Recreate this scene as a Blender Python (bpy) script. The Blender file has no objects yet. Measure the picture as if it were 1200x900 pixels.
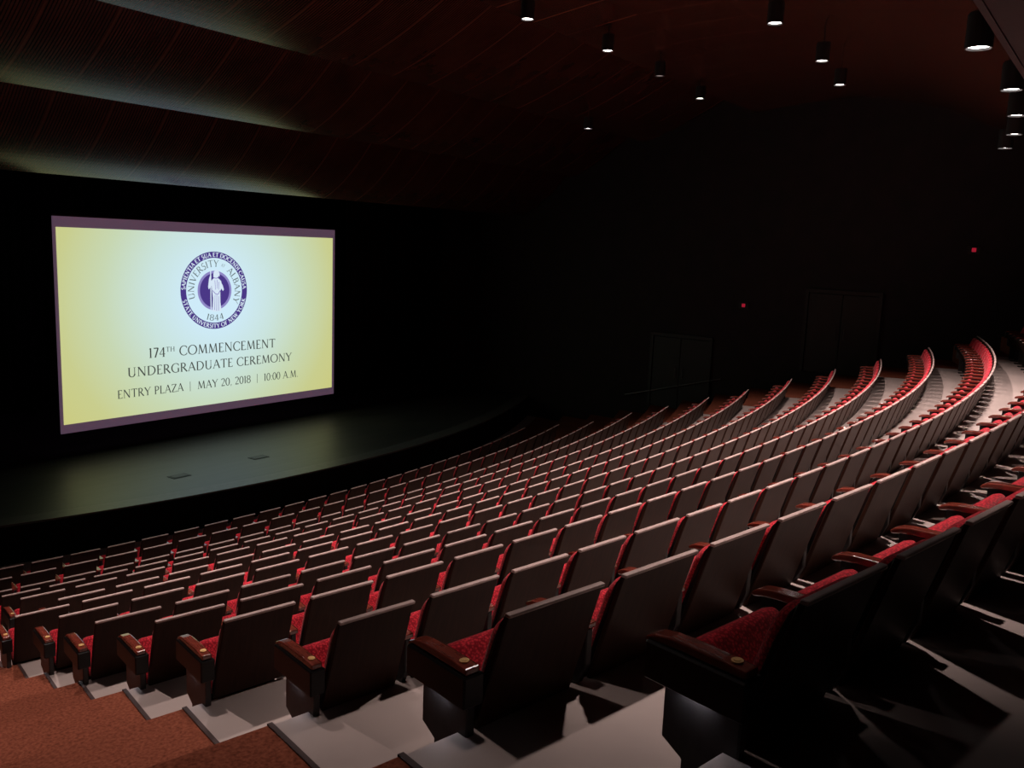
import bpy, bmesh, math, random
from mathutils import Vector, Matrix, noise
random.seed(7)
C = bpy.context.scene.collection
SC = bpy.context.scene
PI = math.pi

# ------------------------------------------------------------------ camera, world, exposure
CAMP = Vector((-11.6653, -44.5624, 1.1366))
CR = Vector((0.58854885, -0.80748408, 0.0397456))
CU = Vector((0.10382728, 0.12424832, 0.98680406))
CF = Vector((0.80176689, 0.57665572, -0.15696508))
FPX = 1016.28
cam_data = bpy.data.cameras.new('camera')
cam = bpy.data.objects.new('camera', cam_data)
C.objects.link(cam)
m3 = Matrix((CR, CU, -CF)).transposed()
cam.matrix_world = Matrix.Translation(CAMP) @ m3.to_4x4()
cam_data.sensor_fit = 'HORIZONTAL'
cam_data.sensor_width = 36.0
cam_data.lens = FPX / 1200 * 36
cam_data.clip_end = 200
SC.camera = cam

world = bpy.data.worlds.new('dark_house'); SC.world = world
world.use_nodes = True
world.node_tree.nodes['Background'].inputs[0].default_value = (0.02, 0.012, 0.014, 1)
world.node_tree.nodes['Background'].inputs[1].default_value = 0.02
SC.view_settings.view_transform = 'Standard'
SC.view_settings.look = 'None'
SC.view_settings.exposure = 0.0
SC.view_settings.gamma = 1.0
SC.view_settings.use_curve_mapping = False

LAMP_COL = (1.0, 0.80, 0.74)
BEAM_A = (420.0, 112, 0.6)      # watts, cone in degrees, edge softness: low downlights over the back rows
BEAM_A_LEFT = (560.0, 74, 0.8)  # the ones near the left aisle are narrow
BEAM_A_END = (60.0, 60, 0.8)
BEAM_B = (1150.0, 96, 0.5)      # over the middle rows
BEAM_B_LEFT = (560.0, 72, 0.6)
BEAM_C = (900.0, 62, 0.5)       # over the front rows
BEAM_C_END = (260.0, 60, 0.6)
BEAM_D = (12.0, 50, 0.5)
AISLE_LIGHT = 20.0


def px(P):
    v = Vector(P) - CAMP
    z = v.dot(CF)
    if z < 0.1:
        return None
    return 600 + FPX * v.dot(CR) / z, 450 - FPX * v.dot(CU) / z, z


# ------------------------------------------------------------------ materials
def new_mat(name):
    m = bpy.data.materials.new(name); m.use_nodes = True
    nt = m.node_tree
    return m, nt, nt.nodes['Principled BSDF']


def plain(name, col, rough=0.5, metal=0.0, spec=0.5, noise_scale=None, noise_amt=0.25, stretch=(1, 1, 1), bump=0.0, bump_scale=None):
    m, nt, b = new_mat(name)
    b.inputs['Base Color'].default_value = (*col, 1)
    b.inputs['Roughness'].default_value = rough
    b.inputs['Metallic'].default_value = metal
    b.inputs['Specular IOR Level'].default_value = spec
    if noise_scale:
        tc = nt.nodes.new('ShaderNodeTexCoord')
        mp = nt.nodes.new('ShaderNodeMapping'); mp.inputs['Scale'].default_value = stretch
        nz = nt.nodes.new('ShaderNodeTexNoise'); nz.inputs['Scale'].default_value = noise_scale
        nz.inputs['Detail'].default_value = 4
        cr = nt.nodes.new('ShaderNodeValToRGB')
        cr.color_ramp.elements[0].position = 0.3; cr.color_ramp.elements[1].position = 0.7
        cr.color_ramp.elements[0].color = tuple(max(0, c * (1 - noise_amt)) for c in col) + (1,)
        cr.color_ramp.elements[1].color = tuple(min(1, c * (1 + noise_amt)) for c in col) + (1,)
        nt.links.new(tc.outputs['Object'], mp.inputs['Vector'])
        nt.links.new(mp.outputs['Vector'], nz.inputs['Vector'])
        nt.links.new(nz.outputs['Fac'], cr.inputs['Fac'])
        nt.links.new(cr.outputs['Color'], b.inputs['Base Color'])
        if bump:
            bp = nt.nodes.new('ShaderNodeBump'); bp.inputs['Strength'].default_value = bump
            bp.inputs['Distance'].default_value = 0.01
            nt.links.new(nz.outputs['Fac'], bp.inputs['Height'])
            nt.links.new(bp.outputs['Normal'], b.inputs['Normal'])
    return m


def emis(name, col, strength=1.0):
    m = bpy.data.materials.new(name); m.use_nodes = True
    nt = m.node_tree; nt.nodes.remove(nt.nodes['Principled BSDF'])
    e = nt.nodes.new('ShaderNodeEmission')
    e.inputs[0].default_value = (*col, 1); e.inputs[1].default_value = strength
    nt.links.new(e.outputs[0], nt.nodes['Material Output'].inputs[0])
    return m


M = {}
M['wood_back'] = plain('dark_walnut_panel', (0.038, 0.0160, 0.0100), 0.5, spec=0.10, noise_scale=9, noise_amt=0.22, stretch=(6, 1, 0.7))
M['top_edge'] = plain('lit_pale_edge', (0.50, 0.375, 0.35), 0.45, noise_scale=12, noise_amt=0.12)  # pale colour stands for light caught along dark wood
M['arm_wood'] = plain('red_brown_varnished_wood', (0.20, 0.038, 0.024), 0.18, spec=0.7, noise_scale=20, noise_amt=0.3, stretch=(4, 0.6, 1))
M['arm_wood'].node_tree.nodes['Principled BSDF'].inputs['Coat Weight'].default_value = 0.6
M['arm_wood'].node_tree.nodes['Principled BSDF'].inputs['Coat Roughness'].default_value = 0.12
M['black_metal'] = plain('black_painted_steel', (0.006, 0.006, 0.006), 0.5, noise_scale=30, noise_amt=0.2)
M['black_panel'] = plain('black_laminate', (0.005, 0.004, 0.004), 0.4, spec=0.3, noise_scale=14, noise_amt=0.2)
M['foot_panel'] = plain('dark_grey_laminate', (0.040, 0.036, 0.036), 0.4, spec=0.3, noise_scale=14, noise_amt=0.2)
M['brass'] = plain('brass', (1.0, 0.62, 0.26), 0.5, metal=0.35, noise_scale=60, noise_amt=0.1)
M['concrete'] = plain('pale_painted_concrete', (0.43, 0.355, 0.33), 0.6, noise_scale=1.7, noise_amt=0.10)
M['dark_trim'] = plain('dark_rubber_edge', (0.05, 0.026, 0.024), 0.7, noise_scale=12, noise_amt=0.2)
M['wall'] = plain('near_black_wall_paint', (0.012, 0.006, 0.007), 0.8, noise_scale=2, noise_amt=0.3)
M['black_cloth'] = plain('black_stage_cloth', (0.006, 0.006, 0.006), 0.95, spec=0.1, noise_scale=5, noise_amt=0.3)
M['can'] = plain('black_can', (0.008, 0.007, 0.007), 0.6, noise_scale=20, noise_amt=0.2)
M['door'] = plain('dark_stained_door', (0.012, 0.006, 0.005), 0.6, noise_scale=5, noise_amt=0.3, stretch=(1, 1, .2))
M['steel'] = plain('brushed_steel', (0.10, 0.09, 0.09), 0.4, metal=0.6, noise_scale=30, noise_amt=0.1)
M['lamp_glow'] = emis('downlight_glow', (1.0, 0.93, 0.90), 14.0)
M['dim_glow'] = emis('dim_downlight_glow', (1.0, 0.8, 0.75), 0.35)
M['aisle_glow'] = emis('aisle_lens_glow', (0.95, 0.93, 1.0), AISLE_LIGHT)
M['exit_glow'] = emis('exit_glow', (1.0, 0.03, 0.08), 0.28)


def fabric():
    m, nt, b = new_mat('red_patterned_fabric')
    tc = nt.nodes.new('ShaderNodeTexCoord')
    v = nt.nodes.new('ShaderNodeTexVoronoi'); v.inputs['Scale'].default_value = 95
    cr = nt.nodes.new('ShaderNodeValToRGB')
    cr.color_ramp.elements[0].position = 0.25; cr.color_ramp.elements[0].color = (0.78, 0.040, 0.062, 1)
    cr.color_ramp.elements[1].position = 0.62; cr.color_ramp.elements[1].color = (0.34, 0.010, 0.022, 1)
    nt.links.new(tc.outputs['Object'], v.inputs['Vector'])
    nt.links.new(v.outputs['Distance'], cr.inputs['Fac'])
    nt.links.new(cr.outputs['Color'], b.inputs['Base Color'])
    b.inputs['Roughness'].default_value = 0.9
    b.inputs['Specular IOR Level'].default_value = 0.15
    b.inputs['Sheen Weight'].default_value = 0.15
    bp = nt.nodes.new('ShaderNodeBump'); bp.inputs['Strength'].default_value = 0.3; bp.inputs['Distance'].default_value = 0.004
    nt.links.new(v.outputs['Distance'], bp.inputs['Height']); nt.links.new(bp.outputs['Normal'], b.inputs['Normal'])
    return m


def carpet():
    m, nt, b = new_mat('rust_carpet')
    tc = nt.nodes.new('ShaderNodeTexCoord')
    n1 = nt.nodes.new('ShaderNodeTexNoise'); n1.inputs['Scale'].default_value = 60; n1.inputs['Detail'].default_value = 3
    n2 = nt.nodes.new('ShaderNodeTexNoise'); n2.inputs['Scale'].default_value = 1.3
    mx = nt.nodes.new('ShaderNodeMath'); mx.operation = 'MULTIPLY_ADD'; mx.inputs[1].default_value = 0.35
    cr = nt.nodes.new('ShaderNodeValToRGB')
    cr.color_ramp.elements[0].position = 0.42; cr.color_ramp.elements[0].color = (0.13, 0.036, 0.020, 1)
    cr.color_ramp.elements[1].position = 0.88; cr.color_ramp.elements[1].color = (0.29, 0.090, 0.052, 1)
    nt.links.new(tc.outputs['Object'], n1.inputs['Vector']); nt.links.new(tc.outputs['Object'], n2.inputs['Vector'])
    nt.links.new(n2.outputs['Fac'], mx.inputs[0]); nt.links.new(n1.outputs['Fac'], mx.inputs[2])
    nt.links.new(mx.outputs[0], cr.inputs['Fac']); nt.links.new(cr.outputs['Color'], b.inputs['Base Color'])
    b.inputs['Roughness'].default_value = 1.0; b.inputs['Specular IOR Level'].default_value = 0.05
    bp = nt.nodes.new('ShaderNodeBump'); bp.inputs['Strength'].default_value = 0.6; bp.inputs['Distance'].default_value = 0.01
    nt.links.new(n1.outputs['Fac'], bp.inputs['Height']); nt.links.new(bp.outputs['Normal'], b.inputs['Normal'])
    return m


def ribbed_ceiling():
    """slatted reddish timber, seams every 1.1 m along the hall's width"""
    m, nt, b = new_mat('slatted_timber_ceiling')
    tc = nt.nodes.new('ShaderNodeTexCoord')
    sx = nt.nodes.new('ShaderNodeSeparateXYZ'); nt.links.new(tc.outputs['Object'], sx.inputs[0])

    def fract(scale, off=0.0):
        a = nt.nodes.new('ShaderNodeMath'); a.operation = 'MULTIPLY_ADD'
        a.inputs[1].default_value = scale; a.inputs[2].default_value = off
        nt.links.new(sx.outputs['X'], a.inputs[0])
        f = nt.nodes.new('ShaderNodeMath'); f.operation = 'FRACT'; nt.links.new(a.outputs[0], f.inputs[0])
        return f
    fr = fract(1 / 1.1, 0.35)
    lt = nt.nodes.new('ShaderNodeMath'); lt.operation = 'LESS_THAN'; lt.inputs[1].default_value = 0.035
    nt.links.new(fr.outputs[0], lt.inputs[0])
    rib = fract(1 / 0.055)
    gap = nt.nodes.new('ShaderNodeMath'); gap.operation = 'LESS_THAN'; gap.inputs[1].default_value = 0.32
    nt.links.new(rib.outputs[0], gap.inputs[0])
    nz = nt.nodes.new('ShaderNodeTexNoise'); nz.inputs['Scale'].default_value = 2.5; nz.inputs['Detail'].default_value = 5
    mp = nt.nodes.new('ShaderNodeMapping'); mp.inputs['Scale'].default_value = (1, .5, .5)
    nt.links.new(tc.outputs['Object'], mp.inputs['Vector']); nt.links.new(mp.outputs[0], nz.inputs['Vector'])
    cr = nt.nodes.new('ShaderNodeValToRGB')
    cr.color_ramp.elements[0].position = .3; cr.color_ramp.elements[1].position = .75
    cr.color_ramp.elements[0].color = (0.062, 0.021, 0.013, 1); cr.color_ramp.elements[1].color = (0.100, 0.037, 0.024, 1)
    nt.links.new(nz.outputs['Fac'], cr.inputs['Fac'])
    m1 = nt.nodes.new('ShaderNodeMix'); m1.data_type = 'RGBA'
    m1.inputs['B'].default_value = (0.015, 0.006, 0.004, 1)
    nt.links.new(gap.outputs[0], m1.inputs['Factor']); nt.links.new(cr.outputs['Color'], m1.inputs['A'])
    m2 = nt.nodes.new('ShaderNodeMix'); m2.data_type = 'RGBA'
    m2.inputs['B'].default_value = (0.12, 0.050, 0.032, 1)  # paler seam strips: light caught on rib edges, painted in
    nt.links.new(lt.outputs[0], m2.inputs['Factor']); nt.links.new(m1.outputs['Result'], m2.inputs['A'])
    nt.links.new(m2.outputs['Result'], b.inputs['Base Color'])
    b.inputs['Roughness'].default_value = 0.25
    b.inputs['Specular IOR Level'].default_value = 0.33
    return m


def stage_floor():
    m, nt, b = new_mat('dark_stage_boards')
    tc = nt.nodes.new('ShaderNodeTexCoord')
    mp = nt.nodes.new('ShaderNodeMapping'); mp.inputs['Scale'].default_value = (0.25, 2.5, 1)
    nz = nt.nodes.new('ShaderNodeTexNoise'); nz.inputs['Scale'].default_value = 2.2; nz.inputs['Detail'].default_value = 6
    br = nt.nodes.new('ShaderNodeTexBrick'); br.inputs['Scale'].default_value = 1.0
    br.inputs['Brick Width'].default_value = 2.44; br.inputs['Row Height'].default_value = 1.22
    br.inputs['Mortar Size'].default_value = 0.006
    br.inputs['Color1'].default_value = (1, 1, 1, 1); br.inputs['Color2'].default_value = (.85, .85, .85, 1); br.inputs['Mortar'].default_value = (.35, .35, .35, 1)
    cr = nt.nodes.new('ShaderNodeValToRGB')
    cr.color_ramp.elements[0].position = .3; cr.color_ramp.elements[1].position = .75
    cr.color_ramp.elements[0].color = (0.022, 0.022, 0.022, 1); cr.color_ramp.elements[1].color = (0.050, 0.049, 0.047, 1)
    mu = nt.nodes.new('ShaderNodeMix'); mu.data_type = 'RGBA'; mu.blend_type = 'MULTIPLY'; mu.inputs['Factor'].default_value = 1
    nt.links.new(tc.outputs['Object'], mp.inputs['Vector']); nt.links.new(mp.outputs[0], nz.inputs['Vector'])
    nt.links.new(tc.outputs['Object'], br.inputs['Vector'])
    nt.links.new(nz.outputs['Fac'], cr.inputs['Fac'])
    nt.links.new(cr.outputs['Color'], mu.inputs['A']); nt.links.new(br.outputs['Color'], mu.inputs['B'])
    nt.links.new(mu.outputs['Result'], b.inputs['Base Color'])
    b.inputs['Roughness'].default_value = 0.42
    b.inputs['Specular IOR Level'].default_value = 0.5
    return m


M['fabric'] = fabric()
M['carpet'] = carpet()
M['ceiling'] = ribbed_ceiling()
M['stage'] = stage_floor()


# ------------------------------------------------------------------ mesh helpers
def add_box(bm, c, s, bevel=0.0, rot=None, seg=2):
    vs = bmesh.ops.create_cube(bm, size=1.0)['verts']
    bmesh.ops.scale(bm, vec=s, verts=vs)
    if bevel:
        es = list({e for v in vs for e in v.link_edges})
        r = bmesh.ops.bevel(bm, geom=es, offset=bevel, segments=seg, affect='EDGES', profile=0.5)
        vs = list({v for f in r['faces'] for v in f.verts} | {v for v in vs if v.is_valid})
    if rot is not None:
        bmesh.ops.rotate(bm, cent=(0, 0, 0), matrix=rot, verts=vs)
    bmesh.ops.translate(bm, vec=c, verts=vs)
    return vs


def add_prism(bm, prof, x0, x1, bevel=0.0, seg=2):
    """profile in the (y, z) plane swept along x"""
    a = [bm.verts.new((x0, y, z)) for y, z in prof]
    b = [bm.verts.new((x1, y, z)) for y, z in prof]
    n = len(prof)
    fs = [bm.faces.new(a), bm.faces.new(b[::-1])]
    for i in range(n):
        j = (i + 1) % n
        fs.append(bm.faces.new((a[j], a[i], b[i], b[j])))
    bmesh.ops.recalc_face_normals(bm, faces=fs)
    if bevel:
        es = list({e for f in fs for e in f.edges})
        bmesh.ops.bevel(bm, geom=es, offset=bevel, segments=seg, affect='EDGES', profile=0.5)


def add_cyl(bm, c, r, h, n=24, r2=None, axis='Z', caps=True):
    vs = bmesh.ops.create_cone(bm, cap_ends=caps, segments=n, radius1=r, radius2=r if r2 is None else r2, depth=h)['verts']
    if axis == 'Y':
        bmesh.ops.rotate(bm, cent=(0, 0, 0), matrix=Matrix.Rotation(PI / 2, 3, 'X'), verts=vs)
    if axis == 'X':
        bmesh.ops.rotate(bm, cent=(0, 0, 0), matrix=Matrix.Rotation(PI / 2, 3, 'Y'), verts=vs)
    bmesh.ops.translate(bm, vec=c, verts=vs)
    return vs


def tube(bm, pts, r, n=10):
    rings = []
    for i, p in enumerate(pts):
        p = Vector(p)
        d = (Vector(pts[min(i + 1, len(pts) - 1)]) - Vector(pts[max(i - 1, 0)])).normalized()
        up = Vector((0, 0, 1)) if abs(d.z) < .9 else Vector((1, 0, 0))
        s = d.cross(up).normalized(); t = s.cross(d)
        rings.append([bm.verts.new(p + r * (math.cos(2 * PI * k / n) * s + math.sin(2 * PI * k / n) * t)) for k in range(n)])
    for a, b in zip(rings, rings[1:]):
        for k in range(n):
            bm.faces.new((a[k], a[(k + 1) % n], b[(k + 1) % n], b[k]))
    bm.faces.new(rings[0][::-1]); bm.faces.new(rings[-1])


def finish(name, bm, mat, smooth=False):
    me = bpy.data.meshes.new(name)
    bmesh.ops.recalc_face_normals(bm, faces=bm.faces[:])
    bm.to_mesh(me); bm.free()
    if smooth:
        for p in me.polygons:
            p.use_smooth = True
    for mm in (mat if isinstance(mat, (list, tuple)) else [mat]):
        me.materials.append(mm)
    return me


def link(name, me, parent=None):
    o = bpy.data.objects.new(name, me); C.objects.link(o)
    if parent is not None:
        o.parent = parent
    return o


def obj(name, bm, mat, parent=None, smooth=False):
    return link(name, finish(name, bm, mat, smooth), parent)


def tag(o, label=None, cat=None, group=None, kind=None):
    if label: o['label'] = label
    if cat: o['category'] = cat
    if group: o['group'] = group
    if kind: o['kind'] = kind
    return o


def structure(name, bm, mat, label=None, cat=None):
    return tag(obj(name, bm, mat), label, cat, kind='structure')


def empty(name, loc, rz=0.0):
    o = bpy.data.objects.new(name, None); C.objects.link(o)
    o.location = loc; o.rotation_euler = (0, 0, rz); o.empty_display_size = 0.2
    return o


# ------------------------------------------------------------------ seating geometry
# rows are concentric arcs about the world origin; row 1 is the row nearest the camera
NR = 14
ZT = {0: 0.60, 1: 0.245, 2: -0.110, 3: -0.485, 4: -0.817, 5: -1.186, 6: -1.540, 7: -1.862, 8: -2.191,
      9: -2.525, 10: -2.827, 11: -3.144, 12: -3.461, 13: -3.669, 14: -3.877}     # top of the seat backs
FZ = {k: z - 0.85 for k, z in ZT.items()}                                          # terrace levels
RB = {k: 42.96 + 0.9975 * (3 - k) for k in range(0, NR + 1)}                       # radius of the back tops
XW = 13.0          # side walls
Y_BACK = -50.0
PHI_L, PHI_R = -0.2222, 0.264
STAGE_Z = -4.0


def pol(R, phi, z):
    return Vector((R * math.sin(phi), -R * math.cos(phi), z))


def terrace_span(k):
    ri = RB[k] - 1.18
    ro = RB[k] - 0.18 if k > 0 else 52.5
    return ri, ro


def add_sector(bm, ri, ro, z, zdrop, fa, fb, n, mi=0):
    """one flat ring sector with the riser at its stage-side edge; fa/fb give the end angle for a radius"""
    rings = []
    for R, zz in ((ri, zdrop), (ri, z), (ro, z)):
        a, b = fa(R), fb(R)
        rings.append([bm.verts.new(pol(R, a + (b - a) * i / n, zz)) for i in range(n + 1)])
    for p, q in zip(rings, rings[1:]):
        for i in range(n):
            f = bm.faces.new((p[i], p[i + 1], q[i + 1], q[i])); f.material_index = mi


wall_phi = lambda R: math.asin(min(1, XW / R))
bm = bmesh.new()
for k in range(0, NR + 1):
    ri, ro = terrace_span(k)
    zd = FZ[min(k + 1, NR)] if k < NR else FZ[NR]
    add_sector(bm, ri, ro, FZ[k], zd, lambda R: PHI_L, lambda R: PHI_R, 60)
# level floor between the front row and the stage
add_sector(bm, 27.5, terrace_span(NR)[0], FZ[NR], FZ[NR], lambda R: -0.49, lambda R: 0.49, 60)
structure('floor', bm, M['concrete'], 'pale concrete terraces stepping down towards the stage under the seat rows', 'floor')

bm = bmesh.new()
for k in range(0, NR + 1):
    ri, ro = terrace_span(k)
    zd = FZ[min(k + 1, NR)]
    add_sector(bm, ri, ro, FZ[k] + .004, zd, lambda R: -wall_phi(R), lambda R: PHI_L, 8)
structure('floor_left_aisle', bm, M['carpet'], 'rust red carpeted aisle steps at the lower left, beside the row ends', 'aisle steps')
bm = bmesh.new()
for k in range(0, NR + 1):
    ri, ro = terrace_span(k)
    zd = FZ[min(k + 1, NR)]
    add_sector(bm, ri, ro, FZ[k] + .004, zd, lambda R: PHI_R, lambda R: wall_phi(R), 6)
structure('floor_right_aisle', bm, M['carpet'], 'rust red carpeted aisle steps at the far right end of the rows', 'aisle steps')
# dark edging between carpet and concrete
bm = bmesh.new()
for k in range(0, NR + 1):
    ri, ro = terrace_span(k)
    ro = min(ro, 46.2)
    add_sector(bm, ri - .004, ro, FZ[k] + .012, FZ[k] - .06, lambda R: PHI_L - .004 / R, lambda R: PHI_L + .020 / R, 2)
structure('trim_1', bm, M['dark_trim'], 'dark edging strips where the aisle carpet meets the concrete', 'edging')

# walls
def wall(name, c, s, label):
    b = bmesh.new(); add_box(b, c, s)
    return structure(name, b, M['wall'], label, 'wall')


wall('wall_left', (-XW - .1, -34.5, 1), (.2, 33, 13), 'near black side wall beside the left aisle')
wall('wall_right', (XW + .1, -34.5, 1), (.2, 33, 13), 'near black side wall at the far right of the hall')
wall('wall_back', (0, Y_BACK - .1, 1), (26.4, .2, 13), 'near black wall behind the last row')
wall('wall_stage', (0, -18.4, 1), (26.4, .2, 13), 'black wall at the back of the stage')

# stage: apron arc about (2, -5.1), radius 25
AX, AY, AR = 2.0, -5.08, 25.0
edge = []
for i in range(61):
    x = -12.9 + 25.8 * i / 60
    edge.append((x, AY - math.sqrt(AR * AR - (x - AX) ** 2)))
bm = bmesh.new()
for inset, zz in ((0, 0),):
    f0 = [bm.verts.new((x, y, STAGE_Z)) for x, y in edge]
    bk = [bm.verts.new((x, -18.6, STAGE_Z)) for x, y in edge]
    for i in range(60):
        bm.faces.new((f0[i], f0[i + 1], bk[i + 1], bk[i]))
structure('floor_stage', bm, M['stage'], 'dark scuffed stage boards lit by the projection screen', 'stage floor')
bm = bmesh.new()
f0 = [bm.verts.new((x, y, STAGE_Z - .03)) for x, y in edge]
f1 = [bm.verts.new((x, y, FZ[NR] - .1)) for x, y in edge]
for i in range(60):
    bm.faces.new((f0[i], f0[i + 1], f1[i + 1], f1[i]))
structure('wall_stage_front', bm, M['black_cloth'], 'black curved front face of the stage', 'stage front')
bm = bmesh.new()
for dr0, dr1, z0, z1 in ((-.02, .42, STAGE_Z - .03, STAGE_Z + .006),):
    ra = []
    for x, y in edge:
        d = Vector((x - AX, y - AY, 0)).normalized()
        ra.append([bm.verts.new((x - d.x * dr, y - d.y * dr, z)) for dr, z in ((dr0, z0), (dr0, z1), (dr1, z1), (dr1, z0))])
    for a, b in zip(ra, ra[1:]):
        for j in range(4):
            bm.faces.new((a[j], a[(j + 1) % 4], b[(j + 1) % 4], b[j]))
M['nosing'] = plain('grey_stage_nosing', (0.075, 0.073, 0.070), 0.42, noise_scale=8, noise_amt=.2)
structure('trim_2', bm, M['nosing'], 'pale curved nosing strip along the front edge of the stage', 'stage edge')

for n, (x, y) in enumerate(((-1.19, -28.37), (.99, -28.22))):
    t = empty('floor_pocket', (x, y, STAGE_Z)); tag(t, ['small dark floor pocket plate in the lit stage, left one', 'small dark floor pocket plate in the lit stage, right one'][n], 'floor plate', 'stage floor pockets')
    b = bmesh.new(); add_box(b, (0, 0, .004), (.42, .26, .008), .002); obj('frame', b, M['can'], t)
    b = bmesh.new(); add_box(b, (0, 0, .009), (.32, .18, .006), .002); obj('flap', b, M['black_metal'], t)

# ceiling: slatted panels, each one bellied and lapping behind the next
def slab(name, prof, label, thick=0.05, mat='ceiling'):
    b = bmesh.new(); n = 1
    lo, hi = [], []
    for y, z in prof:
        lo.append([b.verts.new((x, y, z)) for x in (-XW, XW)])
        hi.append([b.verts.new((x, y - .0, z + thick)) for x in (-XW, XW)])
    for A in (lo, hi):
        for p, q in zip(A, A[1:]):
            b.faces.new((p[0], p[1], q[1], q[0]))
    for i in (0, -1):
        b.faces.new((lo[i][0], lo[i][1], hi[i][1], hi[i][0]))
    return structure(name, b, M[mat], label, 'ceiling')


def wave(y0, z0, L, s0, s1, n=24):
    return [(y0 - L * t, z0 + s0 * L * t + (s1 - s0) * L * t * t / 2) for t in [i / n for i in range(n + 1)]]


slab('ceiling', [(-35.0, 5.15), (-36.5, 5.36), (-38.2, 5.40), (-40, 4.98), (-43.4, 3.45)], 'dark slatted timber ceiling panel over the middle rows')
slab('ceiling_front_panel', wave(-27.0, 2.17, 2.2, 0.38, 1.4), 'lowest slatted timber ceiling panel, just above the screen')
slab('ceiling_second_panel', wave(-29.0, 3.46, 2.7, 0.37, 1.05), 'second slatted timber ceiling panel above the screen')
slab('ceiling_third_panel', wave(-31.5, 4.48, 3.7, 0.29, 0.68), 'third slatted timber ceiling panel above the front rows')
slab('ceiling_rear_panel', [(-43.4, 2.88), (-46, 3.1), (-50, 3.3)], 'dark timber ceiling panel over the back of the hall', mat='wall')
bm = bmesh.new(); add_box(bm, (0, -43.42, 3.18), (2 * XW, .05, .62))
structure('trim_3', bm, M['wall'], 'timber fascia where the rear ceiling steps down', 'fascia')
bm = bmesh.new(); add_box(bm, (0, -34.5, 7.2), (2 * XW, 33, .1))
structure('ceiling_roof_slab', bm, M['wall'], 'black roof slab above the ceiling panels', 'ceiling')
bm = bmesh.new(); add_box(bm, (0, -26.9, 4.7), (2 * XW, .12, 5.0))
structure('wall_proscenium', bm, M['wall'], 'black proscenium header above the stage opening', 'wall')


# ------------------------------------------------------------------ black stage curtains
def curtain(x0, x1, y, z0, z1, label):
    b = bmesh.new(); n = int((x1 - x0) / .04)
    top, bot = [], []
    for i in range(n + 1):
        x = x0 + (x1 - x0) * i / n
        w = .07 * math.sin(x * 21) + .03 * math.sin(x * 47 + 1)
        top.append(b.verts.new((x, y + w * .6, z1))); bot.append(b.verts.new((x, y + w, z0)))
    for i in range(n):
        b.faces.new((bot[i], bot[i + 1], top[i + 1], top[i]))
    o = obj('stage_curtain', b, M['black_cloth'], smooth=True)
    mod = o.modifiers.new('thick', 'SOLIDIFY'); mod.thickness = .012
    return tag(o, label, 'curtain', 'black stage curtains')


curtain(-12.9, -3.4, -23.4, STAGE_Z + .01, 5.5, 'black stage curtain left of the lit screen')
curtain(8.2, 12.9, -23.4, STAGE_Z + .01, 5.5, 'black stage curtain right of the lit screen')
curtain(-12.9, 12.9, -19.6, STAGE_Z + .01, 5.5, 'full width black curtain behind the lit screen')

# ------------------------------------------------------------------ projection screen
YS = -25.22
screen = empty('projection_screen', (2.0, YS, STAGE_Z))
tag(screen, 'large lit projection screen showing a yellow ceremony slide above the stage', 'screen')


def sloc(o):      # children are built in world coordinates
    o.matrix_parent_inverse = Matrix.Translation((-2.0, -YS, -STAGE_Z)); return o


M['border'] = None
def screen_border():
    m, nt, b = new_mat('unlit_screen_margin')
    b.inputs['Base Color'].default_value = (0.6, .58, .6, 1); b.inputs['Roughness'].default_value = .9
    b.inputs['Emission Color'].default_value = (0.070, 0.043, 0.072, 1); b.inputs['Emission Strength'].default_value = 1
    return m


def slide():
    m = bpy.data.materials.new('projected_slide'); m.use_nodes = True
    nt = m.node_tree; nt.nodes.remove(nt.nodes['Principled BSDF'])
    e = nt.nodes.new('ShaderNodeEmission'); nt.links.new(e.outputs[0], nt.nodes['Material Output'].inputs[0])
    tc = nt.nodes.new('ShaderNodeTexCoord')
    mp = nt.nodes.new('ShaderNodeMapping'); mp.vector_type = 'POINT'
    mp.inputs['Location'].default_value = (-1.98 / 5.2, 0, 0.45 / 5.2)
    mp.inputs['Scale'].default_value = (1 / 5.2, 0.0, 1 / 5.2)
    g = nt.nodes.new('ShaderNodeTexGradient'); g.gradient_type = 'SPHERICAL'
    cr = nt.nodes.new('ShaderNodeValToRGB'); R = cr.color_ramp
    R.elements[0].position = 0.0; R.elements[0].color = (0.60, 0.585, 0.20, 1)
    R.elements[1].position = 0.86; R.elements[1].color = (0.62, 0.83, 0.95, 1)
    for p, c in ((0.22, (0.58, 0.61, 0.27, 1)), (0.42, (0.57, 0.68, 0.45, 1)), (0.64, (0.59, 0.77, 0.73, 1))):
        q = R.elements.new(p); q.color = c
    nt.links.new(tc.outputs['Object'], mp.inputs['Vector']); nt.links.new(mp.outputs[0], g.inputs['Vector'])
    nt.links.new(g.outputs['Fac'], cr.inputs['Fac']); nt.links.new(cr.outputs['Color'], e.inputs['Color'])
    e.inputs['Strength'].default_value = 1.0
    return m


bm = bmesh.new(); add_box(bm, (2.0, YS + .03, -1.035), (8.15, .04, 4.85))
sloc(obj('screen_surface', bm, screen_border(), screen))['label'] = 'dim purple margin around the slide'
bm = bmesh.new()
vs = [bm.verts.new((x, YS + .006, z)) for x, z in ((-2.015, -3.255), (5.99, -3.255), (5.99, 1.155), (-2.015, 1.155))]
bm.faces.new(vs)
sloc(obj('slide', bm, slide(), screen))['label'] = 'yellow slide fading to pale blue behind the seal'
# hanging battens and lines
bm = bmesh.new()
tube(bm, [(-2.07, YS + .03, 1.42), (6.07, YS + .03, 1.42)], .03)
for x in (-1.4, 2, 5.4):
    tube(bm, [(x, YS + .03, 1.42), (x, YS + .03, 6.9)], .006, 6)
sloc(obj('batten', bm, M['can'], screen))['label'] = 'black hanging batten and lines'

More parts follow.
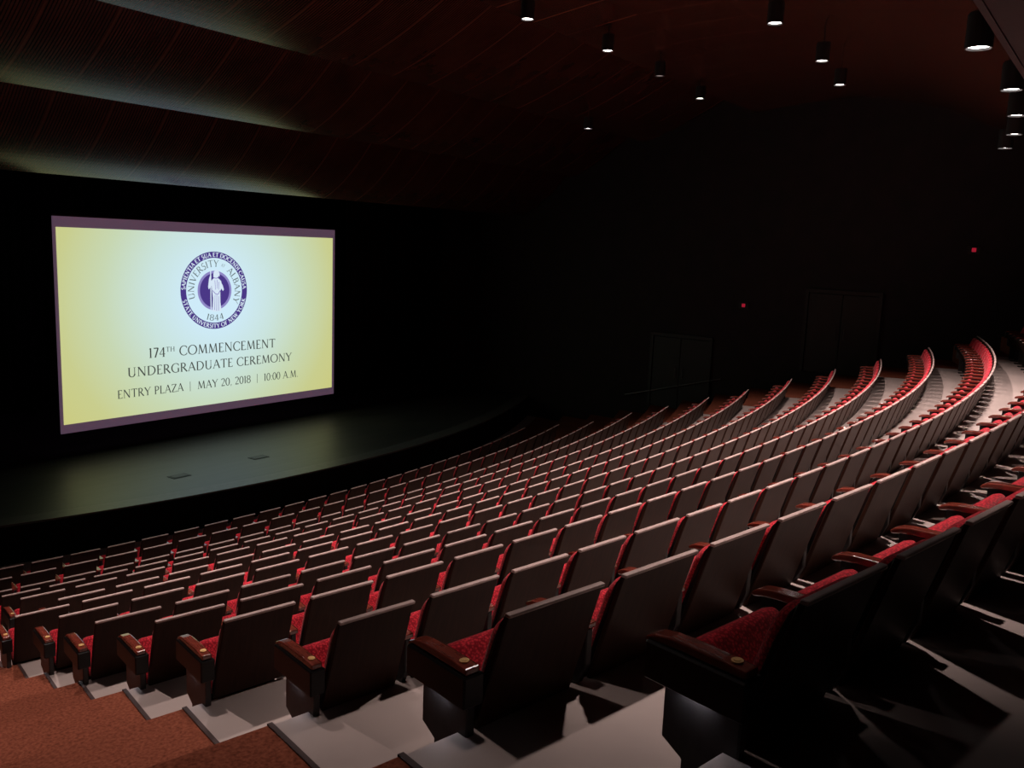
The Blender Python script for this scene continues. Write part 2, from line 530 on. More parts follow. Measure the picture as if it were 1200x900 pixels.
# --- lettering: small stroke alphabet with serifs (cap height 1)
TK, TN = .14, .068
def arc(cx, cy, rx, ry, a0, a1, w0=TK, w1=TN, n=20):
    out = []
    for i in range(n + 1):
        a = math.radians(a0 + (a1 - a0) * i / n)
        w = w1 + (w0 - w1) * abs(math.cos(a)) ** 1.5
        out.append((cx + rx * math.cos(a), cy + ry * math.sin(a), w))
    return out
def ln(x0, y0, x1, y1, w):
    return [(x0, y0, w), (x1, y1, w)]
def srf(x, y, h=.12):
    return [(x - h, y + (.018 if y < .5 else -.018), .036), (x + h, y + (.018 if y < .5 else -.018), .036)]
def stem(x, y0=0, y1=1, w=TK):
    return [ln(x, y0, x, y1, w), srf(x, y0), srf(x, y1)]
GL = {
    'A': (.86, [ln(.08, 0, .42, 1, TN), ln(.42, 1, .78, 0, TK), ln(.2, .36, .64, .36, TN), srf(.08, 0), srf(.78, 0)]),
    'B': (.68, stem(.16) + [arc(.3, .76, .24, .24, -90, 90), arc(.32, .27, .28, .27, -90, 90), ln(.16, .98, .32, .98, TN), ln(.16, .52, .32, .52, TN), ln(.16, .02, .32, .02, TN)]),
    'C': (.86, [arc(.5, .5, .42, .5, 48, 312), ln(.8, .72, .8, .92, TN), ln(.8, .1, .8, .26, TN)]),
    'D': (.92, stem(.16) + [arc(.36, .5, .46, .48, -90, 90), ln(.16, .98, .38, .98, TN), ln(.16, .02, .38, .02, TN)]),
    'E': (.64, stem(.16) + [ln(.16, .98, .54, .98, TN), ln(.16, .52, .46, .52, TN), ln(.16, .02, .58, .02, TN), ln(.54, .86, .54, 1, TN), ln(.58, 0, .58, .14, TN)]),
    'F': (.6, stem(.16) + [ln(.16, .98, .54, .98, TN), ln(.16, .52, .46, .52, TN), ln(.54, .86, .54, 1, TN)]),
    'G': (.92, [arc(.5, .5, .42, .5, 48, 300), ln(.8, .72, .8, .92, TN), ln(.78, .04, .78, .44, TK), srf(.76, .46, .12)]),
    'H': (.94, stem(.16) + stem(.78) + [ln(.16, .52, .78, .52, TN)]),
    'I': (.36, stem(.18)),
    'J': (.4, stem(.22, .1)),
    'K': (.8, stem(.16) + [ln(.2, .5, .62, 1, TN), ln(.28, .56, .74, 0, TK), srf(.74, 0), srf(.62, 1)]),
    'L': (.62, stem(.16) + [ln(.16, .02, .56, .02, TN), ln(.56, 0, .56, .16, TN)]),
    'M': (1.1, [ln(.14, 0, .22, 1, TN), ln(.22, 1, .54, .05, TK), ln(.54, .05, .86, 1, TN), ln(.86, 1, .96, 0, TK), srf(.14, 0), srf(.96, 0)]),
    'N': (.96, [ln(.16, 0, .16, 1, TN), ln(.16, 1, .8, 0, TK), ln(.8, 0, .8, 1, TN), srf(.16, 0), srf(.8, 1), srf(.13, 1, .08)]),
    'O': (1.02, [arc(.51, .5, .44, .5, 0, 360, n=36)]),
    'P': (.66, stem(.16) + [arc(.3, .73, .28, .25, -90, 90), ln(.16, .98, .32, .98, TN), ln(.16, .48, .32, .48, TN)]),
    'R': (.8, stem(.16) + [arc(.3, .74, .26, .24, -90, 90), ln(.16, .98, .32, .98, TN), ln(.16, .5, .32, .5, TN), ln(.34, .5, .74, 0, TK), srf(.74, 0, .08)]),
    'S': (.56, [arc(.28, .75, .2, .24, 40, 270, TN * 1.4, TN * 1.4), arc(.28, .26, .22, .26, 90, -140, TN * 1.7, TN * 1.7)]),
    'T': (.78, stem(.39) + [ln(.04, .98, .74, .98, TN), ln(.05, .84, .05, 1, TN), ln(.73, .84, .73, 1, TN)]),
    'U': (.9, [ln(.18, .3, .18, 1, TK), arc(.45, .3, .27, .3, 180, 360), ln(.72, .3, .72, 1, TN), srf(.18, 1), srf(.72, 1)]),
    'V': (.84, [ln(.08, 1, .42, 0, TK), ln(.42, 0, .76, 1, TN), srf(.08, 1), srf(.76, 1)]),
    'W': (1.2, [ln(.06, 1, .34, 0, TK), ln(.34, 0, .6, 1, TN), ln(.6, 1, .86, 0, TK), ln(.86, 0, 1.12, 1, TN)]),
    'Y': (.8, [ln(.4, 0, .4, .46, TK), ln(.06, 1, .4, .46, TK), ln(.74, 1, .4, .46, TN), srf(.4, 0), srf(.06, 1), srf(.74, 1)]),
    'Z': (.74, [ln(.08, .98, .66, .98, TN), ln(.64, .98, .08, .02, TK), ln(.08, .02, .68, .02, TN), ln(.08, .84, .08, 1, TN), ln(.68, 0, .68, .16, TN)]),
    '0': (.62, [arc(.31, .5, .25, .5, 0, 360, n=30)]),
    '1': (.4, [ln(.2, 0, .2, 1, TK), srf(.2, 0), ln(.08, .9, .2, 1, TN)]),
    '2': (.6, [arc(.28, .74, .22, .25, 160, -40), ln(.46, .6, .06, .03, TN), ln(.06, .04, .54, .04, TK * .8)]),
    '4': (.64, [ln(.44, 0, .44, 1, TK), ln(.44, 1, .04, .3, TN), ln(.04, .3, .6, .3, TN), srf(.44, 0)]),
    '7': (.56, [ln(.06, .96, .52, .96, TK * .8), ln(.5, .96, .2, 0, TK)]),
    '8': (.58, [arc(.29, .76, .22, .23, 0, 360, TN * 1.9), arc(.29, .265, .25, .26, 0, 360, TN * 1.9)]),
    '.': (.26, [ln(.1, .06, .2, .06, .11)]), ',': (.26, [ln(.1, .06, .2, .06, .11), ln(.17, .05, .1, -.14, TN)]),
    ':': (.28, [ln(.1, .06, .2, .06, .11), ln(.1, .6, .2, .6, .11)]),
    '|': (.3, [ln(.15, -.15, .15, 1.1, .035)]), ' ': (.36, []),
}


def stroke(bm, pts, f):
    n = len(pts)
    L, Rr = [], []
    for i, (x, y, w) in enumerate(pts):
        x0, y0 = pts[max(i - 1, 0)][:2]; x1, y1 = pts[min(i + 1, n - 1)][:2]
        dx, dy = x1 - x0, y1 - y0; l = math.hypot(dx, dy) or 1
        nx, ny = -dy / l * w / 2, dx / l * w / 2
        L.append(bm.verts.new(f(x + nx, y + ny))); Rr.append(bm.verts.new(f(x - nx, y - ny)))
    for i in range(n - 1):
        bm.faces.new((L[i], L[i + 1], Rr[i + 1], Rr[i]))


def text_w(s, track=.06):
    return sum(GL[c][0] + track for c in s) - track


YT = YS - .002
def text_line(bm, s, x0, x1, zb, h, sup=()):
    tot = sum(GL[c][0] * (.5 if i in sup else 1) + .05 for i, c in enumerate(s))
    k = (x1 - x0) / tot          # width scale
    x = 0
    for i, c in enumerate(s):
        w, st = GL[c]; q = .5 if i in sup else 1
        off = .5 if i in sup else 0
        for p in st:
            stroke(bm, p, lambda a, b, x=x, q=q, off=off: (x0 + (x + a * q) * k, YT, zb + (b * q + off) * h))
        x += w * q + .05


INK = emis('projected_grey_ink', (0.060, 0.068, 0.060))
def text_words(name, words, x0, x1, zb, h, sup=()):
    full = ' '.join(words)
    wd = lambda i, c: GL[c][0] * (.5 if i in sup else 1) + .05
    k = (x1 - x0) / sum(wd(i, c) for i, c in enumerate(full))
    pos, x = 0, x0
    for w in words:
        n = len(w)
        e = x + k * sum(wd(pos + i, c) for i, c in enumerate(w))
        b = bmesh.new(); text_line(b, w, x, e, zb, h, sup=[q - pos for q in sup])
        sloc(obj(name, b, INK, screen))['label'] = 'grey lettering reading ' + w
        x = e + k * (GL[' '][0] + .05); pos += n + 1


text_words('heading_word', ['174TH', 'COMMENCEMENT'], .09, 3.91, -1.9, .238, (3, 4))
text_words('heading_word', ['UNDERGRADUATE', 'CEREMONY'], -.47, 4.48, -2.318, .226)
text_words('details_word', ['ENTRY', 'PLAZA'], -.735, 1.03, -2.808, .2)
text_words('details_word', ['MAY', '20,', '2018'], 1.42, 3.07, -2.808, .2)
text_words('details_word', ['10:00', 'A.M.'], 3.50, 4.71, -2.808, .2)
for xb in (1.21, 3.28):
    bm = bmesh.new(); stroke(bm, [(xb, -2.84, .014), (xb, -2.59, .014)], lambda a, b: (a, YT, b))
    sloc(obj('divider', bm, INK, screen))


# --- the round seal
EX, EZ = 1.975, -.295
PUR = emis('projected_purple', (0.070, 0.040, 0.24)); PAL = emis('projected_pale', (0.68, 0.80, 0.92)); LIL = emis('projected_lilac', (0.27, 0.24, 0.55))
GRN = emis('projected_grey_green', (0.13, 0.17, 0.17))


def ring(bm, r0, r1, y, n=72):
    a = [bm.verts.new((EX + r0 * math.cos(2 * PI * i / n), y, EZ + r0 * math.sin(2 * PI * i / n))) for i in range(n)] if r0 > 0 else None
    b = [bm.verts.new((EX + r1 * math.cos(2 * PI * i / n), y, EZ + r1 * math.sin(2 * PI * i / n))) for i in range(n)]
    if a is None:
        bm.faces.new(b)
    else:
        for i in range(n):
            j = (i + 1) % n
            bm.faces.new((a[i], a[j], b[j], b[i]))


def ring_text(bm, s, r, h, a_mid, span, inward=False, y=YT, bold=1.0, squeeze=1.0):
    """letters around the seal; a_mid and span in degrees, clockwise; inward = feet on the outer side"""
    tot = sum(GL[c][0] + .09 for c in s) - .09
    k = math.radians(span) / tot
    x = 0
    for c in s:
        w, st = GL[c]
        mid = (x + w / 2) * k - math.radians(span) / 2
        ang = math.radians(a_mid) + (mid if inward else -mid)
        ux, uz = math.cos(ang), math.sin(ang)
        sx = k * r
        for p in st:
            def f(a, b, ux=ux, uz=uz, w=w):
                t = (a - w / 2) * sx * squeeze
                if inward:
                    rr = r - (b - .5) * h; tx, tz = -uz, ux
                else:
                    rr = r + (b - .5) * h; tx, tz = uz, -ux
                return (EX + ux * rr + tx * t, y, EZ + uz * rr + tz * t)
            stroke(bm, [(a, b, ww * bold) for a, b, ww in p], f)
        x += w + .09


bm = bmesh.new(); ring(bm, .83, .99, YT)
seal = sloc(obj('seal_ring', bm, PUR, screen)); seal['label'] = 'purple ring of the round seal with pale letters'
for words, mid, span, inw in ((['SAPIENTIA', 'ET', 'SUA', 'ET', 'DOCENDI', 'CAUSA'], 90, 176, False), (['STATE', 'UNIVERSITY', 'OF', 'NEW', 'YORK'], 270, 152, True)):
    full = ' '.join(words); wsum = lambda t: sum(GL[c][0] + .09 for c in t)
    kk = span / wsum(full); x = 0
    for w in words:
        L = wsum(w) * kk; c = x + L / 2 - span / 2
        b = bmesh.new(); ring_text(b, w, .91, .105, mid + (c if inw else -c), L, inward=inw, y=YT - .002, bold=1.5)
        obj('ring_word', b, PAL, seal)['label'] = 'pale letters ' + w + ' on the purple ring'
        x += L + (GL[' '][0] + .09) * kk
bm = bmesh.new(); ring(bm, 0, .505, YT)
sloc(obj('seal_halo', bm, LIL, screen))['label'] = 'lilac ring around the figure'
bm = bmesh.new(); ring(bm, 0, .44, YT - .002)
sloc(obj('seal_disc', bm, PUR, screen))['label'] = 'purple disc behind the figure'
for w, r_, h_, mid, span, inw in (('UNIVERSITY', .69, .17, 139, 118, False), ('AT', .69, .08, 68, 9, False), ('ALBANY', .69, .17, 12, 82, False), ('1844', .70, .155, 270, 42, True)):
    b = bmesh.new(); ring_text(b, w, r_, h_, mid, span, inward=inw)
    sloc(obj('inner_word', b, GRN, screen))['label'] = 'grey green letters ' + w + ' inside the ring'


def poly(bm, pts, y):
    bm.faces.new([bm.verts.new((EX + .02 + x, y, EZ + z)) for x, z in pts])


bm = bmesh.new(); yf = YT - .004
# robed standing figure with a helmet and a staff
poly(bm, [(-.06, .34), (-.02, .30), (.06, .30), (.10, .36), (.10, .43), (.07, .49), (.02, .52), (-.04, .49), (-.06, .42)], yf)
poly(bm, [(-.03, .52), (.02, .545), (.08, .52), (.125, .44), (.13, .36), (.10, .38), (.09, .46), (.03, .52)], yf)
poly(bm, [(-.13, .24), (-.06, .31), (.09, .31), (.17, .24), (.20, .10), (.14, -.02), (.14, -.30), (.17, -.54), (-.10, -.54), (-.08, -.2), (-.11, .05)], yf)
poly(bm, [(-.13, .25), (-.22, .08), (-.20, .03), (-.12, .12), (-.09, .2)], yf)
poly(bm, [(-.20, .05), (-.15, .18), (-.12, .36), (-.15, .40), (-.19, .30), (-.22, .1)], yf)
poly(bm, [(.15, .24), (.22, .12), (.25, .02), (.22, -.02), (.15, .08)], yf)
poly(bm, [(-.155, -.52), (-.125, -.52), (-.125, .50), (-.14, .56), (-.155, .50)], yf)
sloc(obj('seal_figure', bm, PAL, screen))['label'] = 'pale robed standing figure holding a staff'
bm = bmesh.new(); yf -= .002
for a in ((-.04, -.50, -.02, -.12), (.02, -.52, .035, -.1), (.08, -.52, .09, -.15), (-.02, .26, .0, .02), (.05, .27, .05, .05), (.10, .22, .09, .02)):
    stroke(bm, [(a[0], a[1], .016), (a[2], a[3], .012)], lambda x, z: (EX + .02 + x, yf, EZ + z))
stroke(bm, [(-.09, .0, .02), (0, -.09, .022), (.07, -.1, .022), (.14, .0, .02)], lambda x, z: (EX + .02 + x, yf, EZ + z))
stroke(bm, [(-.05, .33, .02), (.02, .31, .02), (.09, .34, .02)], lambda x, z: (EX + .02 + x, yf, EZ + z))
sloc(obj('figure_folds', bm, LIL, screen))['label'] = 'lilac drapery lines on the figure'

# ------------------------------------------------------------------ downlights
ORD = ['first', 'second', 'third', 'fourth', 'fifth', 'sixth', 'seventh', 'eighth', 'ninth', 'tenth', 'eleventh', 'twelfth',
       'thirteenth', 'fourteenth', 'fifteenth', 'sixteenth', 'seventeenth', 'eighteenth', 'nineteenth', 'twentieth']
TENS = {2: 'twenty', 3: 'thirty', 4: 'forty'}


def ordinal(n):
    if n <= 20: return ORD[n - 1]
    t, u = divmod(n, 10)
    if u == 0: return {3: 'thirtieth', 4: 'fortieth'}[t]
    return TENS[t] + '-' + ORD[u - 1]


def ceil_z(y):
    for prof in ([(-35.0, 5.15), (-36.5, 5.36), (-38.2, 5.40), (-40, 4.98), (-43.4, 3.45)],):
        for (ya, za), (yb, zb) in zip(prof, prof[1:]):
            if yb <= y <= ya:
                return za + (zb - za) * (y - ya) / (yb - ya)
    if y > -35: return 4.48 + .27 * (-31.5 - y) + .046 * (-31.5 - y) ** 2
    return 3.4


def can_mesh():
    b = bmesh.new()
    n = 28
    prof = [(.0, .30), (.105, .30), (.112, .28), (.112, .0), (.100, .0), (.094, .03), (.0, .03)]
    rings = [[b.verts.new((r * math.cos(2 * PI * i / n), r * math.sin(2 * PI * i / n), z)) for i in range(n)] if r > 0 else [b.verts.new((0, 0, z))] for r, z in prof]
    for p, q in zip(rings, rings[1:]):
        for i in range(n):
            j = (i + 1) % n
            if len(p) == 1: b.faces.new((p[0], q[j], q[i]))
            elif len(q) == 1: b.faces.new((p[i], p[j], q[0]))
            else: b.faces.new((p[i], p[j], q[j], q[i]))
    return finish('housing', b, M['can'])


CAN = can_mesh()
b_ = bmesh.new(); add_cyl(b_, (0, 0, .024), .093, .006, 28); LENS = finish('lens', b_, M['lamp_glow'])
b_ = bmesh.new(); add_cyl(b_, (0, 0, .024), .093, .006, 28); LENS_D = finish('lens_dim', b_, M['dim_glow'])


def downlight(x, y, z, label, beam, dim=False):
    t = empty('downlight', (x, y, z))
    tag(t, label, 'ceiling light', 'black can downlights over the rows')
    link('housing', CAN, t)
    link('lens', LENS_D if dim else LENS, t)
    h = ceil_z(y) - z - .29
    if h > .02:
        b = bmesh.new(); add_cyl(b, (0, 0, .29 + h / 2), .014, h, 10); obj('stem', b, M['can'], t)
    if not dim:
        ld = bpy.data.lights.new('downlight_beam', 'SPOT')
        ld.energy = beam[0]; ld.color = LAMP_COL; ld.spot_size = math.radians(beam[1]); ld.spot_blend = beam[2]
        ld.shadow_soft_size = .05
        lo = bpy.data.objects.new('downlight_beam', ld); C.objects.link(lo); lo.parent = t; lo.location = (0, 0, .012)
    return t


A_L = [(-9.2, -42.45, 3.0), (-7.1, -42.85, 3.0), (-5.0, -43.05, 3.0), (-2.89, -43.12, 3.0), (-.71, -43.13, 3.0), (1.15, -42.98, 3.0), (2.94, -42.76, 3.0), (4.58, -42.45, 3.0)]
B_L = [(-9.3, -38.9, 4.4), (-6.9, -39.35, 4.4), (-4.3, -39.7, 4.4), (-1.7, -39.88, 4.4), (.94, -39.84, 4.4), (3.62, -39.70, 4.4), (5.81, -39.38, 4.4)]
C_L = [(-7.2, -35.5, 4.8), (-4.7, -35.7, 4.8), (-2.1, -35.85, 4.8), (.47, -35.85, 4.8), (3.02, -35.89, 4.8), (5.55, -35.7, 4.8), (8.39, -35.35, 4.8)]
i_vis = 0
for n, P in enumerate(A_L):
    q = px(P); vis = q and -5 < q[1] < 900
    if vis:
        i_vis += 1
        lab = f'black can downlight, {ordinal(i_vis)} from the top in the chain along the right edge'
    else:
        lab = 'black can downlight above the back rows near the left aisle'
    downlight(*P, lab, BEAM_A if n >= 3 else BEAM_A_LEFT if n else BEAM_A_END)
vis_b = ['large bright downlight, highest of the three hanging left of the ceiling fascia', 'bright downlight, middle one of the three hanging left of the ceiling fascia', 'bright downlight, lowest of the three hanging left of the ceiling fascia']
for n, P in enumerate(B_L):
    downlight(*P, vis_b[n - 4] if n >= 4 else 'black can downlight over the middle rows near the left aisle', BEAM_B if n >= 3 else BEAM_B_LEFT)
vis_c = ['downlight at the top centre, leftmost along the ceiling seam', 'downlight second from the left along the ceiling seam', 'dim downlight between two bright ones on the ceiling seam', 'downlight farthest right along the ceiling seam']
for n, P in enumerate(C_L):
    downlight(*P, vis_c[n - 3] if n >= 3 else 'black can downlight over the front rows near the left wall', BEAM_C if n < 6 else BEAM_C_END, dim=(n == 5))
downlight(8.12, -32.42, 4.2, 'small downlight lowest in the dark middle of the hall, right of the screen', BEAM_D)

# ------------------------------------------------------------------ right wall furniture
for (y, z, lab) in ((-35.1, -.31, 'small glowing red exit sign low on the dark right wall'), (-40.96, 1.5, 'small glowing red exit sign high at the right edge')):
    t = empty('exit_sign', (XW, y, z)); tag(t, lab, 'exit sign', 'exit signs on the right wall')
    b = bmesh.new(); add_box(b, (-.03, 0, 0), (.06, .30, .20), .008); obj('housing', b, M['can'], t)
    b = bmesh.new(); add_box(b, (-.063, 0, 0), (.008, .10, .10), .002); obj('lit_face', b, M['exit_glow'], t)
for n, (y, zf) in enumerate(((-37.9, FZ[5]), (-33.2, FZ[10]))):
    t = empty('door_%d' % (n + 1), (XW, y, zf)); t['kind'] = 'structure'
    tag(t, ['dark double door in the right wall beside the middle rows', 'dark double door in the right wall near the front rows'][n], 'door')
    b = bmesh.new()
    for s in (-1, 1):
        add_box(b, (-.03, s * .98, 1.12), (.1, .1, 2.25))
    add_box(b, (-.03, 0, 2.28), (.1, 2.06, .1)); obj('door_frame', b, M['door'], t)
    for s in (-1, 1):
        b = bmesh.new(); add_box(b, (-.02, s * .465, 1.11), (.05, .915, 2.2), .006); lf = obj('door_leaf', b, M['door'], t)
        b = bmesh.new(); tube(b, [(-.05, s * .12, .98), (-.10, s * .12, .98), (-.10, s * .12, 1.28), (-.05, s * .12, 1.28)], .012)
        obj('door_handle', b, M['steel'], lf)
t = empty('handrail', (12.88, -33, -3.1)); tag(t, 'thin steel handrail on the dark right wall above the front aisle steps', 'handrail')
b = bmesh.new(); tube(b, [(0, -1.6, .55), (0, 1.6, -.35)], .02); obj('rail', b, M['steel'], t)
for s in (-1.2, 1.2):
    b = bmesh.new(); tube(b, [(0, s, .1 - s * .281), (0, s, .03 - s * .281), (.11, s, .03 - s * .281)], .01, 8); obj('bracket', b, M['steel'], t)

# ------------------------------------------------------------------ one theatre seat (local: x along the row, +y to the stage, z up)
PITCH = .52
PW = .415            # width of the wooden back


def back_y(z):       # rear face of the reclined back
    return .010 + (.85 - z) * .30


def seat_meshes():
    D = {}
    b = bmesh.new()      # rear wooden panel
    n = 10; zb, ztp = .35, .836
    prof = [(back_y(ztp), ztp), (back_y(ztp) + .022, ztp), (back_y(zb) + .022, zb), (back_y(zb), zb)]
    add_prism(b, prof, -PW / 2, PW / 2, .004, 1)
    D['back_panel'] = finish('back_panel', b, M['wood_back'])
    b = bmesh.new()      # black shell between the veneer and the upholstery
    add_prism(b, [(back_y(.83) + .022, .83), (back_y(.80) + .036, .80), (back_y(.70) + .046, .70), (back_y(.37) + .05, .37), (back_y(.37) + .022, .37)], -PW / 2 + .003, PW / 2 - .003, .006, 2)
    D['back_shell'] = finish('back_shell', b, M['black_panel'])
    b = bmesh.new()      # top edge, painted pale as if catching the overhead light
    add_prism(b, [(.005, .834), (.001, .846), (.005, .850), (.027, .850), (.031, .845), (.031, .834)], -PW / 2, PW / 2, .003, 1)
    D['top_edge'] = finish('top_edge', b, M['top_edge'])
    b = bmesh.new()      # upholstered front of the back
    hw, z0, z1, rr = PW / 2 - .010, .40, .806, .066
    outline = []
    for cx_, cz_, a0 in ((hw - rr, z1 - rr, 0), (-hw + rr, z1 - rr, 90), (-hw + .02, z0 + .02, 180), (hw - .02, z0 + .02, 270)):
        q = rr if a0 < 180 else .02
        for t_ in range(7):
            a_ = math.radians(a0 + 15 * t_); outline.append((cx_ + q * math.cos(a_), cz_ + q * math.sin(a_)))
    layers = []
    for dy, sc_ in ((.026, .985), (.036, 1.0), (.058, 1.0), (.074, .965), (.084, .91)):
        layers.append([b.verts.new((x_ * sc_, back_y(z_) + dy, .62 + (z_ - .62) * sc_)) for x_, z_ in outline])
    for p_, q_ in zip(layers, layers[1:]):
        for t_ in range(len(outline)):
            u_ = (t_ + 1) % len(outline); b.faces.new((p_[t_], p_[u_], q_[u_], q_[t_]))
    b.faces.new(layers[0][::-1]); b.faces.new(layers[-1])
    D['back_cushion'] = finish('back_cushion', b, M['fabric'], True)
    # tip-up seat, resting three quarters folded
    ang = math.radians(60); hy, hz = .268, .318
    rs = Matrix.Rotation(ang, 3, 'X')
    b = bmesh.new(); vs = add_box(b, (0, .147, .045), (.415, .29, .085), .034, None, 4)
    for v in b.verts:
        v.co = rs @ v.co + Vector((0, hy, hz))
    D['seat_cushion'] = finish('seat_cushion', b, M['fabric'], True)
    b = bmesh.new(); add_prism(b, [(-.06, .02), (.262, .02), (.284, .045), (.294, .03), (.264, -.018), (-.03, -.03), (-.06, -.012)], -.20, .20, .004, 1)
    for v in b.verts:
        v.co = rs @ v.co + Vector((0, hy, hz))
    D['seat_pan'] = finish('seat_pan', b, M['wood_back'])
    # armrest at the left of the seat
    def arm(x):
        b = bmesh.new()
        top = [(.115, .633), (.20, .637), (.30, .637), (.38, .634), (.43, .626), (.458, .612), (.466, .600)]
        bot = [(.455, .592), (.42, .600), (.36, .606), (.115, .606)]
        add_prism(b, top + bot, x - .0275, x + .0275, .006, 2)
        return finish('armrest', b, M['arm_wood'])
    D['armrest'] = arm(-PITCH / 2)
    D['armrest_right'] = arm(PITCH / 2)
    def std(x):
        b = bmesh.new()
        add_prism(b, [(.12, .606), (.43, .606), (.43, .53), (.36, .44), (.33, .36), (.16, .36), (.12, .45)], x - .016, x + .016, .004, 1)
        add_prism(b, [(.17, .37), (.30, .37), (.29, .03), (.20, .03)], x - .018, x + .018, .004, 1)
        add_box(b, (x, .25, .012), (.07, .24, .024), .006)
        add_cyl(b, (x, hy, hz), .022, .06, 14, axis='X')
        return finish('standard', b, M['black_metal'])
    D['standard'] = std(-PITCH / 2)
    D['standard_right'] = std(PITCH / 2)
    # boxed aisle end
    def endp(s):
        x = s * PITCH / 2
        b = bmesh.new()
        add_prism(b, [(.105, .606), (.452, .606), (.452, .485), (.105, .485)], x - .040, x + .040, .006, 1)
        end = finish('end_panel', b, M['black_panel'])
        b = bmesh.new()
        add_prism(b, [(.135, .484), (.40, .484), (.40, .305), (.325, .265), (.325, 0), (.135, 0)], min(x - s * .03, x + s * .004), max(x - s * .03, x + s * .004), .005, 1)
        return end, finish('end_foot', b, M['foot_panel'])
    (D['end_panel'], D['end_foot']), (D['end_panel_right'], D['end_foot_right']) = endp(-1), endp(1)
    b = bmesh.new(); add_box(b, (-PITCH / 2 - .014, .285, .4872), (.012, .10, .006), .0005)
    D['aisle_light'] = finish('aisle_light', b, M['aisle_glow'])
    b = bmesh.new(); add_cyl(b, (-PITCH / 2, .165, .6385), .0165, .005, 20)
    add_cyl(b, (-PITCH / 2, .165, .6415), .010, .003, 16)
    D['row_plate'] = finish('row_plate', b, M['brass'], False)
    return D


SM = seat_meshes()
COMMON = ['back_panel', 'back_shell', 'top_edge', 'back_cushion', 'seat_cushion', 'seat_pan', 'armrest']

# measured left edges (arc length) of the backs, and the row's usual pitch
MEAS = {
    1: ([-9.52, -8.945, -8.378, -7.839, -7.282, -6.676], .568),
    2: ([-9.46, -8.85, -8.25, -7.67], .575),
    3: ([-9.30, -8.81, -8.29, -7.79, -7.30, -6.76, -6.27, -5.74, -5.24], .510),
    4: ([-9.17, -8.67, -8.17, -7.65, -7.14, -6.61, -6.11, -5.61, -5.11, -4.62, -4.11, -3.59, -3.09, -2.55], .509),
    5: ([-8.96, -8.42, -7.86, -7.31, -6.72, -6.18, -5.63, -5.07, -4.52, -3.99, -3.42, -2.86, -2.30, -1.74, -1.16], .557),
    6: ([-8.81, -8.25, -7.74, -7.22, -6.71, -6.18], .520),
    7: ([-8.58, -8.03, -7.49, -6.93], .550),
    8: ([-8.47, -7.93, -7.38, -6.83], .546),
    9: ([-6.01], .555), 10: ([-5.37], .555), 11: ([-4.81], .510), 12: ([-4.19], .510), 13: ([-3.49], .565), 14: ([-2.97], .555)}
PHI_END = {k: .259 for k in range(1, 15)}

seats = []      # (row, index, arc centre, pitch, first, last)
for k in range(1, NR + 1):
    L, p = MEAS[k]
    L = list(L)
    start = -.2205 * RB[k]
    while L[0] - p > start - .05 and k >= 9:
        L.insert(0, L[0] - p)
    end = PHI_END[k] * RB[k]
    while L[-1] + 2 * p < end + .12:
        L.append(L[-1] + p)
    L.append(L[-1] + p)
    g = .0475
    for i in range(len(L) - 1):
        a, b = L[i] - g, L[i + 1] - g
        seats.append((k, i, (a + b) / 2, b - a, i == 0, i == len(L) - 2))


def seat_matrix(k, s, pitch):
    phi = s / RB[k]
    return Matrix.Translation(pol(RB[k], phi, FZ[k])) @ Matrix.Rotation(phi, 4, 'Z') @ Matrix.Diagonal((pitch / PITCH, 1, 1, 1))


info = []
for (k, i, s, p, fi, la) in seats:
    Mx = seat_matrix(k, s, p)
    q = px(Mx @ Vector((0, .1, .75)))
    size = FPX / q[2] if q else 0
    inview = bool(q) and -25 < q[0] < 1225 and -20 < q[1] < 925
    if k == 1 and q and q[0] < 1260 and q[1] < 1000: inview = True
    info.append((k, i, s, p, fi, la, Mx, q, size, inview))
order = sorted([t for t in info if t[9]], key=lambda t: -t[8])
INDIV = {(t[0], t[1]) for t in order[:300]}
count_row = {k: max(t[1] for t in info if t[0] == k) + 1 for k in range(1, NR + 1)}
first_vis = {k: min(t[1] for t in info if t[0] == k and t[9] and t[7][0] > -8) for k in range(1, NR + 1)}

ROWN = {k: f'{ordinal(k)} row from the camera' for k in range(2, NR)}
ROWN[1] = 'row nearest the camera'
ROWN[NR] = 'front row by the stage'


def seat_parts(fi, la):
    L = list(COMMON)
    L += ['end_panel', 'end_foot', 'aisle_light', 'row_plate'] if fi else ['standard']
    if la:
        L += ['armrest_right', 'end_panel_right', 'end_foot_right']
    return L


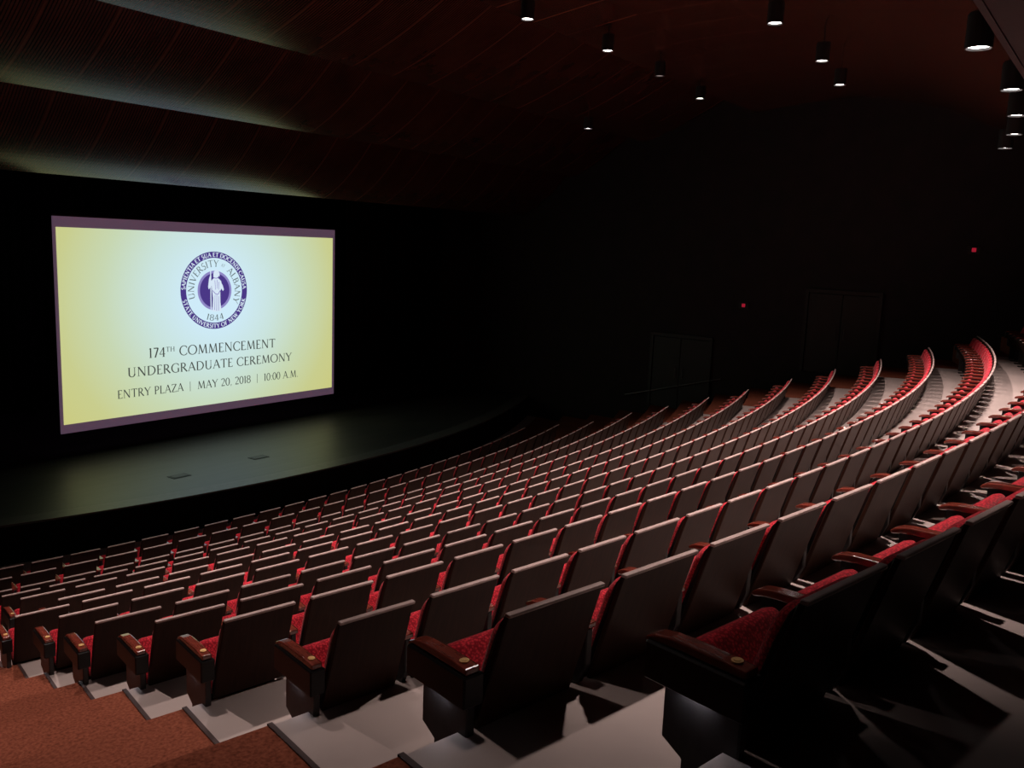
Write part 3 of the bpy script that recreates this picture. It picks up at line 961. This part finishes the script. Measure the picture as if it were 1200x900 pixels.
for (k, i, s, p, fi, la, Mx, q, size, inview) in info:
    if (k, i) not in INDIV:
        continue
    o = bpy.data.objects.new('theatre_seat', None); C.objects.link(o)
    o.empty_display_size = .2
    phi = s / RB[k]
    o.location = pol(RB[k], phi, FZ[k]); o.rotation_euler = (0, 0, phi); o.scale = (p / PITCH, 1, 1)
    n_end = count_row[k] - i
    if fi:
        lab = f'aisle end seat with brass arm plate, {ROWN[k]}'
    elif la:
        lab = f'last seat at the far right end, {ROWN[k]}'
    elif k >= 9:
        lab = f'dark backed seat, {ordinal(i - first_vis[k] + 1)} visible from the left, {ROWN[k]}'
    elif n_end < i + 1 and k >= 3:
        lab = f'red seat, {ordinal(n_end)} from the far right end, {ROWN[k]}'
    else:
        lab = f'red seat, {ordinal(i + 1)} from the carpeted aisle, {ROWN[k]}'
    tag(o, lab, 'seat', 'theatre seats in the curved rows')
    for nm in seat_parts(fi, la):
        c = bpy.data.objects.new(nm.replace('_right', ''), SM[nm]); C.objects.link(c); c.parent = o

# the rest of the rows (smaller or outside the frame) as one mass
bm = bmesh.new()
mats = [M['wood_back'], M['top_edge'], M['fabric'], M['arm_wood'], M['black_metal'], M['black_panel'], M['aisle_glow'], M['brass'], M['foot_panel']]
for (k, i, s, p, fi, la, Mx, q, size, inview) in info:
    if (k, i) in INDIV:
        continue
    if not inview and k >= 9 and i < first_vis[k] - 3:
        continue
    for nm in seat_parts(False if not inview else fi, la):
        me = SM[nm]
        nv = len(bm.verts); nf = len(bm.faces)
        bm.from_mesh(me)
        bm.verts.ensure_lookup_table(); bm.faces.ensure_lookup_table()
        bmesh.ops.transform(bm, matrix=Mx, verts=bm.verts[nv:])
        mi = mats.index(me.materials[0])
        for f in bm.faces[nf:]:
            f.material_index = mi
rest = obj('theatre_seats', bm, mats)
tag(rest, 'mass of small distant tip-up seats filling the far right ends of the rows', 'seats', 'theatre seats in the curved rows', 'stuff')
print('SEATS', len(seats), 'in view', len(order), 'verts rest', len(rest.data.vertices))
